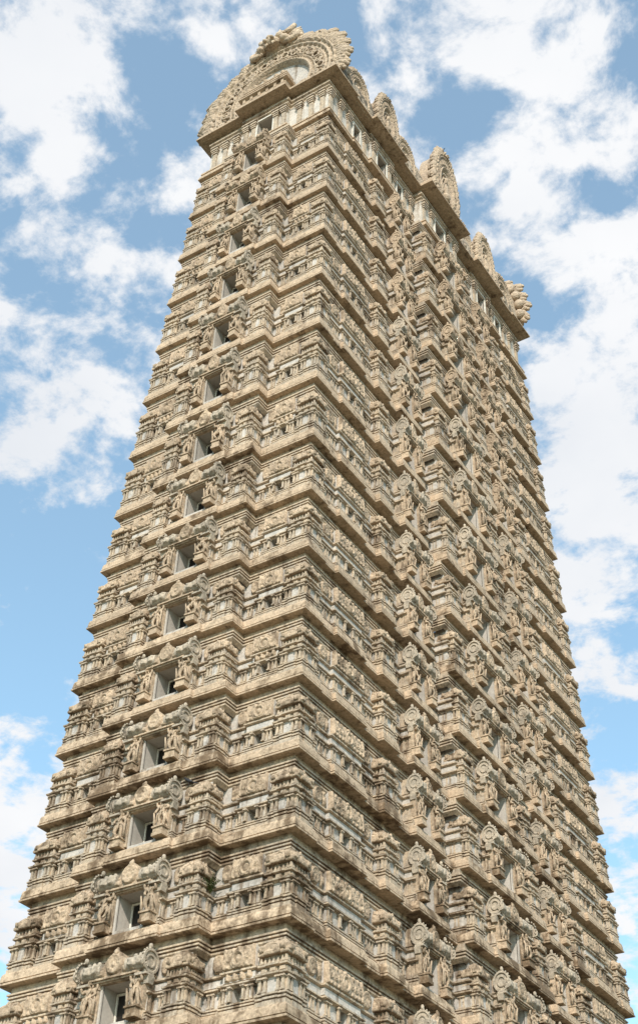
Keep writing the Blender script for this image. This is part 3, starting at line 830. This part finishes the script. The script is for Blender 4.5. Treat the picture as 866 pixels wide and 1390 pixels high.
# ---- eave
m = MB()
E_FRONT = mirror([(-1, -.36, 0, ''), (-.36, .36, .5, '')])
E_SIDE = mirror([(-1, -.80, 0, ''), (-.80, -.66, -.12, ''), (-.66, -.36, .22, ''), (-.36, -.20, -.1, ''), (-.20, .20, .75, '')])
ep, _ = plan(E_FRONT, E_SIDE, AE, BE, AE, BE)
m.sweep(ep, [(.9, ZE - .14), (.5, ZE - .1), (.08, ZE), (.0, ZE + .01), (0, ZE + .12), (.05, ZE + .14), (.07, ZE + .3), (.16, ZE + .5), (.34, ZE + .66), (.7, ZE + .75), (.9, ZE + .78)])
sp, _ = plan(mirror([(-1, -.36, 0, ''), (-.36, .36, .48, '')]), mirror([(-1, -.20, 0, ''), (-.20, .20, .7, '')]), AE, BE, AE, BE)
m.sweep(sp, [(1.7, ZE - .16), (.3, ZE - .075), (.3, ZE + .2)])
link('eave', m.mesh('eave', ['ledge']), tower)

# ---- barrel roof
m = MB()
prof = []
for i in range(25):
    t = math.pi * i / 24
    prof.append((4.9 * math.cos(t), ZE + .5 + 6.1 * math.sin(t) ** .9))
ny = 120
P = np.zeros((25, ny, 3))
for j, (x, zz) in enumerate(prof):
    for i in range(ny):
        y = -BE + 1.2 + (2 * BE - 2.4) * i / (ny - 1)
        bulge = .10 * abs(math.sin(i * math.pi / 4)) * (1 if j % 2 else .6)
        n_ = Vector((x / 4.9, (zz - ZE - .5) / 6.1)); 
        P[j, i] = (x + n_.x * bulge, y, zz + n_.y * bulge)
m.grid(P, 0, True)
link('barrel_roof', m.mesh('barrel_roof', ['roof']), tower)

# ---- horseshoe gable (outline x in +-5.4, springing at z=0, crown of the arch at 6.9)
def make_gable(seed, thick, carved=False):
    rnd = random.Random(seed)
    b = MB()
    C = Vector((0, 1.6))
    def pt(t, q):           # q=1 on the outer arch line
        rx, rz = 4.75 * q, 4.35 * q
        return C.x + rx * math.cos(t), C.y + rz * math.sin(t)
    t0, t1 = R(-26), R(206)
    n = 96
    out = [pt(t0 + (t1 - t0) * i / 60, 1) for i in range(61)]
    b.prism([(x, max(.0, zz)) for x, zz in out][:] , -.02, thick)
    # polar relief between the inner field and the rim
    qs = np.linspace(.54, 1.03, 40)
    P = np.zeros((len(qs), n * 2, 3))
    for i in range(n * 2):
        t = t1 + (t0 - t1) * i / (n * 2 - 1)
        for j, q in enumerate(qs):
            x, zz = pt(t, q)
            hh = .22
            for c, w_, am in ((.60, .02, .2), (.67, .016, .14), (.90, .022, .22), (.83, .016, .14), (.975, .02, .16)):
                d = 1 - ((q - c) / w_) ** 2
                if d > 0: hh = max(hh, .22 + am * math.sqrt(d))
            if .62 < q < .655: hh += .12 * max(0, math.sin(i * math.pi / 2.0))
            if .845 < q < .88: hh += .14 * max(0, math.sin(i * math.pi / 3.0))
            if .685 < q < .815: hh += .10 * max(0, math.sin(i * .55 + q * 40)) * max(0, math.cos(q * 55))
            if .925 < q: hh += .15 * abs(math.sin(i * math.pi / 8))
            if q < .56 or q > 1.02: hh = 0
            P[j, i] = (x, -.02 - hh, max(0.02, zz))
    b.grid(P[:, :, :], 0, True)
    # inner plaster field, set back inside the ring
    inn = [pt(t0 + (t1 - t0) * i / 40, .58) for i in range(41)]
    if carved:         # the small gables are filled with carving: a niche with a seated figure in rings
        b.prism([(x, max(.03, zz)) for x, zz in inn], -.05, .2, 0)
        for q in (.2, .33, .46):
            b.tube([(pt(t, q)[0], -.12, max(.1, pt(t, q)[1])) for t in [t0 + (t1 - t0) * i / 24 for i in range(25)]], .16, 0, 6)
        b.ell((0, -.15, 1.7), (.55, .3, .8), 0, 8, 6); b.ell((0, -.2, 2.8), (.35, .3, .4), 0, 8, 6); b.ell((0, -.2, .7), (1.1, .4, .5), 0, 8, 6)
        for _ in range(46):
            t_ = rnd.uniform(t0, t1); q = rnd.uniform(.22, .55)
            b.ell((pt(t_, q)[0], -.1, max(.2, pt(t_, q)[1])), (.17, .16, .17), 0, 6, 5)
    else:
        b.prism([(x, max(.03, zz)) for x, zz in inn], -.05, .2, 1)
    # flame tongues round the rim
    k = 17
    for i in range(k):
        t = R(-8) + R(196) * i / (k - 1)
        if abs(t - math.pi / 2) < R(17): continue
        x, zz = pt(t, 1.0)
        d = Vector((math.cos(t) * 4.4, 0, math.sin(t) * 4.8)).normalized()
        curl = (1 if t > math.pi / 2 else -1) * .28
        d2 = Vector((d.x * math.cos(curl) - d.z * math.sin(curl), 0, d.x * math.sin(curl) + d.z * math.cos(curl)))
        tn = Vector((-d.z, 0, d.x))
        L = rnd.uniform(.95, 1.2)
        for o_, lk in ((-.36, .8), (-.12, .97), (.12, 1.0), (.36, .84)):
            p0 = Vector((x, -.12, zz)) + tn * o_ - d * .35
            pts = [p0, p0 + d * .35 * lk + Vector((0, -.12, 0)), p0 + (d + d2).normalized() * .7 * lk * L + Vector((0, -.13, 0)), p0 + d * .55 * L * lk + d2 * .5 * L * lk, p0 + d * .6 * L * lk + d2 * .62 * lk * L + tn * curl * .5]
            b.tube(pts, [.12, .19, .22, .21, .13], 0, 8); b.ell(pts[-1], (.15, .14, .15), 0, 7, 5)
        p0 = Vector((x, .1, zz)) + d * .25
        b.ell(p0, (.42, .3, .42), 0, 8, 6)
    for _ in range(230):      # loose foliage scrolls carved between the rings and over the rim
        t_ = rnd.uniform(R(-12), R(192)); q = rnd.choice((rnd.uniform(.69, .81), rnd.uniform(.95, 1.12)))
        px_, pz_ = pt(t_, q); r_ = rnd.uniform(.08, .19)
        b.ell((px_, -.30 - (.05 if q > .9 else 0), max(.15, pz_)), (r_, .13, r_ * rnd.uniform(.7, 1.3)), 0, 6, 5)
    for i in range(15):
        t_ = R(0) + R(180) * i / 14; px_, pz_ = pt(t_, .75)
        b.tube([(px_ + .26 * math.cos(a_), -.36, pz_ + .26 * math.sin(a_)) for a_ in [2 * math.pi * k_ / 12 for k_ in range(12)]], .06, 0, 5, True)
    # rosettes and beasts at the springing of the arch
    for s in (-1, 1):
        for c_ in ((2.35, .55), (4.1, .7)):
            for kk in range(3):
                r_ = .42 - kk * .13
                pts = [(s * c_[0] + r_ * math.cos(a_), -.3 - .05 * kk, c_[1] + r_ * math.sin(a_)) for a_ in [2 * math.pi * q / 14 for q in range(14)]]
                b.tube(pts, .075, 0, 5, True)
        for _ in range(34):
            b.ell((s * rnd.uniform(2.6, 5.0), -.28, rnd.uniform(.1, 1.3)), (rnd.uniform(.08, .22), .16, rnd.uniform(.08, .2)), 0, 6, 5)
    return b.mesh('horseshoe_gable', ['crown', 'plaster'])

def make_lion(seed):
    """mask with bulging eyes, gaping jaw, horns and a leafy crest; about 3.4 wide, 2.6 tall, base at z=0"""
    rnd = random.Random(seed)
    b = MB()
    b.ell((0, .1, .95), (1.15, .7, .9), 0, 16, 10)
    b.ell((0, -.45, .62), (.55, .55, .36), 0, 12, 8)             # muzzle
    b.ell((0, -.85, .78), (.22, .22, .17), 0, 8, 6)              # nose
    for s in (-1, 1):
        b.ell((s * .45, -.5, 1.12), (.27, .27, .27), 0, 10, 8)    # eyes
        b.tube([(s * (.45 + .33 * math.cos(a)), -.5, 1.14 + .33 * math.sin(a)) for a in [R(10 + 20 * i) for i in range(9)]], .09, 0, 6)
        b.ell((s * .8, -.4, .6), (.34, .4, .3), 0, 9, 7)          # cheeks
        b.ell((s * .25, -.95, .55), (.13, .16, .11), 0, 7, 5)
        b.tube([(s * .2, -.75, .42), (s * .24, -.85, .18), (s * .26, -.78, .02)], [.1, .08, .02], 0, 6)   # fangs
        b.tube([(s * .55, -.25, 1.5), (s * .95, -.2, 1.75), (s * 1.2, -.15, 2.15), (s * 1.1, -.1, 2.5)], [.24, .22, .15, .04], 0, 7)  # horns
        b.tube([(s * .75, -.4, .45), (s * 1.15, -.4, .25), (s * 1.5, -.35, .45), (s * 1.6, -.3, .85), (s * 1.4, -.3, 1.05)], [.18, .2, .2, .16, .06], 0, 7)
        for i in range(5):
            b.tube([(s * (.9 + .12 * i), -.1, 1.3 - .18 * i), (s * (1.35 + .1 * i), -.1, 1.5 - .2 * i), (s * (1.6 + .08 * i), -.05, 1.75 - .28 * i)], [.16, .16, .04], 0, 6)
    for i in range(5):
        t = R(50 + 20 * i)
        L = 1.75 + (.25 if i == 2 else 0)
        b.tube([(math.cos(t) * .6, .1, .95 + math.sin(t) * .6), (math.cos(t) * 1.1, 0, .95 + math.sin(t) * 1.1), (math.cos(t) * L, .05, .95 + math.sin(t) * L)], [.28, .25, .05], 0, 7)
    for i in range(7):
        b.ell((-.42 + .14 * i, -.78 + .02 * abs(i - 3), .36), (.055, .07, .1), 0, 6, 5)
    return b.mesh('lion_mask', ['crown'])

GAB = make_gable(3, 1.3); GABD = make_gable(4, 1.3, True); LION = make_lion(5)
def gable(name, x, y, zz, rz, sx, sz, lion=True, sy=1, ls=None):
    o = link(name, GAB if name == 'end_gable' else GABD, tower, (x, y, zz), rz, (sx, sy, sz))
    if lion:
        ls = ls or 1
        link('lion_mask', LION, o, (0, -.15, 5.55), 0, (ls, ls * sx / sy if sy else ls, ls * sx / sz))
    return o
gable('end_gable', 0, -BE + 1.0, ZE + .55, 0, 1.02, 1.06, True, 1, 1.12)
gable('end_gable', 0, BE - 1.0, ZE + .55, math.pi, 1.02, 1.06, True, 1, 1.12)
XS = AE - .55
gable('dormer_gable', XS + .75, 0, ZE + .75, math.pi / 2, .325, .86, True, .8, 1.25)
for s in (-1, 1):
    gable('dormer_gable', XS + .2, s * 6.75, ZE + .75, math.pi / 2, .245, .62, True, .7, 1.25)
    gable('dormer_gable', XS - .05, s * 4.0, ZE + .7, math.pi / 2, .235, .44, False, .6)
    gable('dormer_gable', XS - .05, s * 9.9, ZE + .7, math.pi / 2, .25, .46, False, .6)

# ---- little pavilion in the mouth of the end gable
m = MB()
def shrine(y):
    w = 1.85
    poly = [(-w, y), (w, y), (w, y + 1.2), (-w, y + 1.2)]
    m.sweep(poly, [(.1, ZE + .5), (.1, ZE + .75), (.2, ZE + .8), (.2, ZE + 1.15), (.0, ZE + 1.25), (.0, ZE + 1.36), (.22, ZE + 1.45), (.22, ZE + 1.6), (.1, ZE + 1.66), (.1, ZE + 1.78), (.32, ZE + 1.88), (.32, ZE + 2.02),
                   (.2, ZE + 2.08), (.2, ZE + 2.2), (.35, ZE + 2.35), (.6, ZE + 2.75), (.62, ZE + 2.8)], cap=True)
    for x in (-1.3, -.8, 0, .8, 1.3):
        m.ell((x, y + .35, ZE + 2.3), (.2, .2, .25), 0, 8, 6)
    for x in (-1.45, -.9, -.3, .3, .9, 1.45):
        m.box(x - .09, x + .09, y + .1, y + .3, ZE + .8, ZE + 1.22)
shrine(-BE - .35)
link('gable_shrine', m.mesh('gable_shrine', ['ledge']), tower)

# ------------------------------------------------------------------ birds and the plant
def make_bird():
    J = [((.0, -.02, .0), .02), ((.0, .08, .05), .06), ((0, .17, .10), .075), ((0, .25, .17), .055), ((0, .30, .235), .045), ((0, .34, .245), .022), ((0, .40, .235), .008),
         ((0, -.14, -.04), .03), ((0, -.26, -.08), .022)]
    me = bpy.data.meshes.new('b'); me.from_pydata([j[0] for j in J], [(0, 1), (1, 2), (2, 3), (3, 4), (4, 5), (5, 6), (0, 7), (7, 8)], [])
    o = bpy.data.objects.new('b', me); col.objects.link(o)
    sk = o.modifiers.new('s', 'SKIN')
    for i, j in enumerate(J):
        d = me.skin_vertices[0].data[i]; d.radius = (j[1], j[1]); d.use_root = i == 2
    s2 = o.modifiers.new('d', 'SUBSURF'); s2.levels = 2; s2.render_levels = 2
    ev = o.evaluated_get(bpy.context.evaluated_depsgraph_get()); t = bpy.data.meshes.new_from_object(ev)
    b = MB(); b.add([tuple(v.co) for v in t.vertices], [tuple(p.vertices) for p in t.polygons], 0, True)
    bpy.data.objects.remove(o)
    for s in (-1, 1):
        b.ell((s * .055, .08, .06), (.018, .15, .05), 0, 8, 6, Matrix.Rotation(R(25), 3, 'X'))
        b.tube([(s * .03, .12, .03), (s * .03, .11, -.08), (s * .03, .15, -.085)], .009, 0, 5)
    return b.mesh('bird', ['feather'])
BIRD = make_bird()

def leafy(seed, h):
    rnd = random.Random(seed); b = MB()
    for k in range(26):
        th = rnd.uniform(0, 6.28); sp = rnd.uniform(.1, .45); L = h * rnd.uniform(.5, 1.05)
        pts = [Vector((0, 0, 0)), Vector((math.cos(th) * sp * .4, math.sin(th) * sp * .4, L * .55)), Vector((math.cos(th) * sp, math.sin(th) * sp, L * .85))]
        b.tube(pts, .008, 0, 4)
        for q in range(9):
            t = rnd.uniform(.25, 1); p = pts[0].lerp(pts[1], t * 2) if t < .5 else pts[1].lerp(pts[2], t * 2 - 1)
            a_ = rnd.uniform(0, 6.28); d = Vector((math.cos(a_), math.sin(a_), rnd.uniform(-.5, .6))).normalized(); w = d.cross(Vector((0, 0, 1))).normalized() * .025
            l_ = rnd.uniform(.07, .14)
            b.add([p, p + d * l_ * .5 + w, p + d * l_, p + d * l_ * .5 - w], [(0, 1, 2, 3)], 0)
    return b.mesh('plant', ['leaf'])

l = 3          # storey with the bird (front window roof, right-hand barrel)
dg = bpy.context.evaluated_depsgraph_get()
def drop(x, y, zt):
    h_, p, *_ = S.ray_cast(dg, Vector((x, y, zt)), Vector((0, 0, -1)))
    return p.z if h_ else zt
br = link('bird', BIRD, None, (1.88, -(B_L[l] - .503 + .72) - .12, Z_L[l] + 2.74), R(100))
tag(br, 'small black bird perched on a carved medallion beside a window low on the narrow face', 'bird')
bpy.context.view_layer.update()
tops = [co_ for o in tower.children if o.name.startswith('dormer_gable') for c in o.children for co_ in [max((c.matrix_world @ v.co for v in c.data.vertices), key=lambda p: p.z)]]
tp = max(tops, key=lambda p: p.z)
b2 = link('bird', BIRD, None, (tp.x, tp.y, tp.z + .07), R(60))
tag(b2, 'tiny dark bird perched on top of the tallest gable of the long roof edge', 'bird')
l = 2
pl = link('leafy_plant', leafy(4, .75), None, (2.98, -(B_L[l] - WB + .3), Z_L[l] + 1.57), 0)
tag(pl, 'small green weed growing from a crack beside a carved pavilion near the lower edge', 'plant')

# ------------------------------------------------------------------ ground
g = MB(); g.add([(-3000, -3000, 0), (3000, -3000, 0), (3000, 3000, 0), (-3000, 3000, 0)], [(0, 1, 2, 3)])
gr = link('ground', g.mesh('ground', ['paving']))  # out of view; colour darkened to cut the bounce light under the ledges
tag(gr, 'unseen dark brown paved temple forecourt around the tower', 'ground', None, 'structure')

# ------------------------------------------------------------------ camera
yaw, pitch, roll = R(124.34484), R(41.13481), R(2.30690)
f = Vector((math.cos(yaw) * math.cos(pitch), math.sin(yaw) * math.cos(pitch), math.sin(pitch)))
s_ = f.cross(Vector((0, 0, 1))).normalized(); u_ = s_.cross(f)
s2 = s_ * math.cos(roll) + u_ * math.sin(roll); u2 = u_ * math.cos(roll) - s_ * math.sin(roll)
cam = bpy.data.cameras.new('camera'); co = bpy.data.objects.new('camera', cam); col.objects.link(co)
mw = Matrix((( s2.x, u2.x, -f.x, CAM.x), (s2.y, u2.y, -f.y, CAM.y), (s2.z, u2.z, -f.z, CAM.z), (0, 0, 0, 1)))
co.matrix_world = mw
cam.sensor_fit = 'HORIZONTAL'; cam.sensor_width = 36; cam.lens = 1861.41 / 866 * 36
cam.shift_y = -45 / 866
cam.clip_start = .5; cam.clip_end = 9000
S.camera = co

def photo_dir(x, y):            # direction in which a patch of cloud stood
    d = f + s2 * ((x - 433) / 1861.4) - u2 * ((y - 650) / 1861.4)
    return d.normalized()

# ------------------------------------------------------------------ light
SUN_AZ, SUN_EL = R(-60), R(38)       # azimuth of the sun measured from +x towards +y
sd = Vector((math.cos(SUN_AZ) * math.cos(SUN_EL), math.sin(SUN_AZ) * math.cos(SUN_EL), math.sin(SUN_EL)))
sun = bpy.data.lights.new('sun', 'SUN'); sun.energy = 4.4; sun.angle = R(1); sun.color = (1, .915, .83)
so = bpy.data.objects.new('sun', sun); col.objects.link(so)
so.rotation_euler = (-sd).to_track_quat('-Z', 'Y').to_euler()

W = bpy.data.worlds.new('World'); S.world = W; W.use_nodes = True
nt = W.node_tree; nt.nodes.clear()
STR = .1
sky = nd(nt, 'ShaderNodeTexSky', sky_type='NISHITA'); sky.sun_disc = False
sky.sun_elevation = SUN_EL; sky.sun_rotation = math.pi / 2 - SUN_AZ
sky.altitude = 0; sky.air_density = 1.0; sky.dust_density = .6; sky.ozone_density = 1.0
tc = nd(nt, 'ShaderNodeTexCoord'); D = tc.outputs['Generated']
sx = nd(nt, 'ShaderNodeSeparateXYZ'); nt.links.new(D, sx.inputs[0])
den = math_(nt, 'ADD', math_(nt, 'MAXIMUM', sx.outputs[2], 0.0), .18)
cx = nd(nt, 'ShaderNodeCombineXYZ')
nt.links.new(math_(nt, 'DIVIDE', sx.outputs[0], den), cx.inputs[0]); nt.links.new(math_(nt, 'DIVIDE', sx.outputs[1], den), cx.inputs[1])
pv = cx.outputs[0]
n1 = noise(nt, pv, 13.5, 13, .6, .2)
n2 = noise(nt, pv, 30., 10, .62, .2)
n0 = noise(nt, pv, 3.0, 3, .5)
dens = math_(nt, 'ADD', math_(nt, 'MULTIPLY', math_(nt, 'SUBTRACT', n1, .5), 1.5), math_(nt, 'ADD', math_(nt, 'MULTIPLY', math_(nt, 'SUBTRACT', n2, .5), .6), math_(nt, 'MULTIPLY', n0, .3)))
CL = [((60, 20), .06, .12), ((330, 10), .05, .12), ((600, 50), .05, .14), ((480, 130), .03, .16), ((560, 190), .03, .12), ((720, 60), .05, .2), ((20, 240), .04, .2), ((20, 60), .05, .2), ((115, 110), .035, .2), ((110, 250), .045, .22), ((215, 235), .035, .24), ((120, 350), .035, .2), ((175, 410), .025, .2), ((120, 490), .03, .22), ((60, 590), .045, .3), ((130, 655), .02, .2), ((180, 550), .022, .22),
      ((30, 1090), .07, .32), ((20, 1200), .06, .3), ((270, 30), .03, .16), ((150, 10), .04, .14), ((520, 60), .04, .16), ((800, 130), .06, .24), ((700, 250), .045, .22), ((640, 300), .03, .22), ((780, 300), .06, .28), ((830, 420), .06, .3),
      ((790, 560), .06, .34), ((830, 700), .07, .34), ((790, 780), .03, .2), ((840, 880), .03, .26), ((800, 930), .025, .22), ((840, 1070), .04, .34), ((840, 1180), .03, .1), ((30, 420), .015, .16), ((850, 1290), .04, .2),
      ((215, 60), .03, -.14), ((60, 370), .03, -.12), ((40, 480), .03, -.18), ((60, 820), .09, -.3), ((180, 760), .05, -.2), ((60, 920), .05, -.12), ((250, 330), .03, -.16), ((580, 120), .03, -.12), ((650, 170), .035, -.16), ((215, 130), .03, -.14), ((40, 250), .02, -.12), ((690, 340), .03, -.24), ((770, 250), .02, -.12), ((720, 420), .02, -.14),
      ((830, 1000), .035, -.3), ((860, 1130), .025, -.16), ((820, 840), .015, -.16)]
for (px, py), rad, wt in CL:
    d = photo_dir(px, py)
    dv = nd(nt, 'ShaderNodeVectorMath', operation='DISTANCE'); nt.links.new(D, dv.inputs[0]); dv.inputs[1].default_value = d
    mr = nd(nt, 'ShaderNodeMapRange', interpolation_type='SMOOTHSTEP'); nt.links.new(dv.outputs['Value'], mr.inputs[0])
    mr.inputs[1].default_value = 0; mr.inputs[2].default_value = rad * 1.7; mr.inputs[3].default_value = wt * .62; mr.inputs[4].default_value = 0
    dens = math_(nt, 'ADD', dens, mr.outputs[0])
cov = ramp(nt, dens, (.11, .40))
# cloud bodies are a little greyer where thick
shade = ramp(nt, noise(nt, pv, 3.1, 5, .5), (.3, .75))
ccol = mixc(nt, shade, (.86 / STR, .865 / STR, .875 / STR), (.70 / STR, .73 / STR, .775 / STR))
sk2 = mixc(nt, 1.0, sky.outputs[0], (2.3, 2.85, 2.55), 'MULTIPLY')
sk2 = mixc(nt, .15, sk2, (.7 / STR, .74 / STR, .78 / STR))   # thin high haze
fin = mixc(nt, cov, sk2, ccol)
bg = nd(nt, 'ShaderNodeBackground'); bg.inputs[1].default_value = STR
nt.links.new(fin, bg.inputs[0])
wo = nd(nt, 'ShaderNodeOutputWorld'); nt.links.new(bg.outputs[0], wo.inputs[0])

# ------------------------------------------------------------------ render settings
S.render.engine = 'CYCLES'
S.view_settings.view_transform = 'Standard'; S.view_settings.look = 'None'
S.view_settings.exposure = .2; S.view_settings.gamma = 1
S.cycles.max_bounces = 6; S.cycles.diffuse_bounces = 4
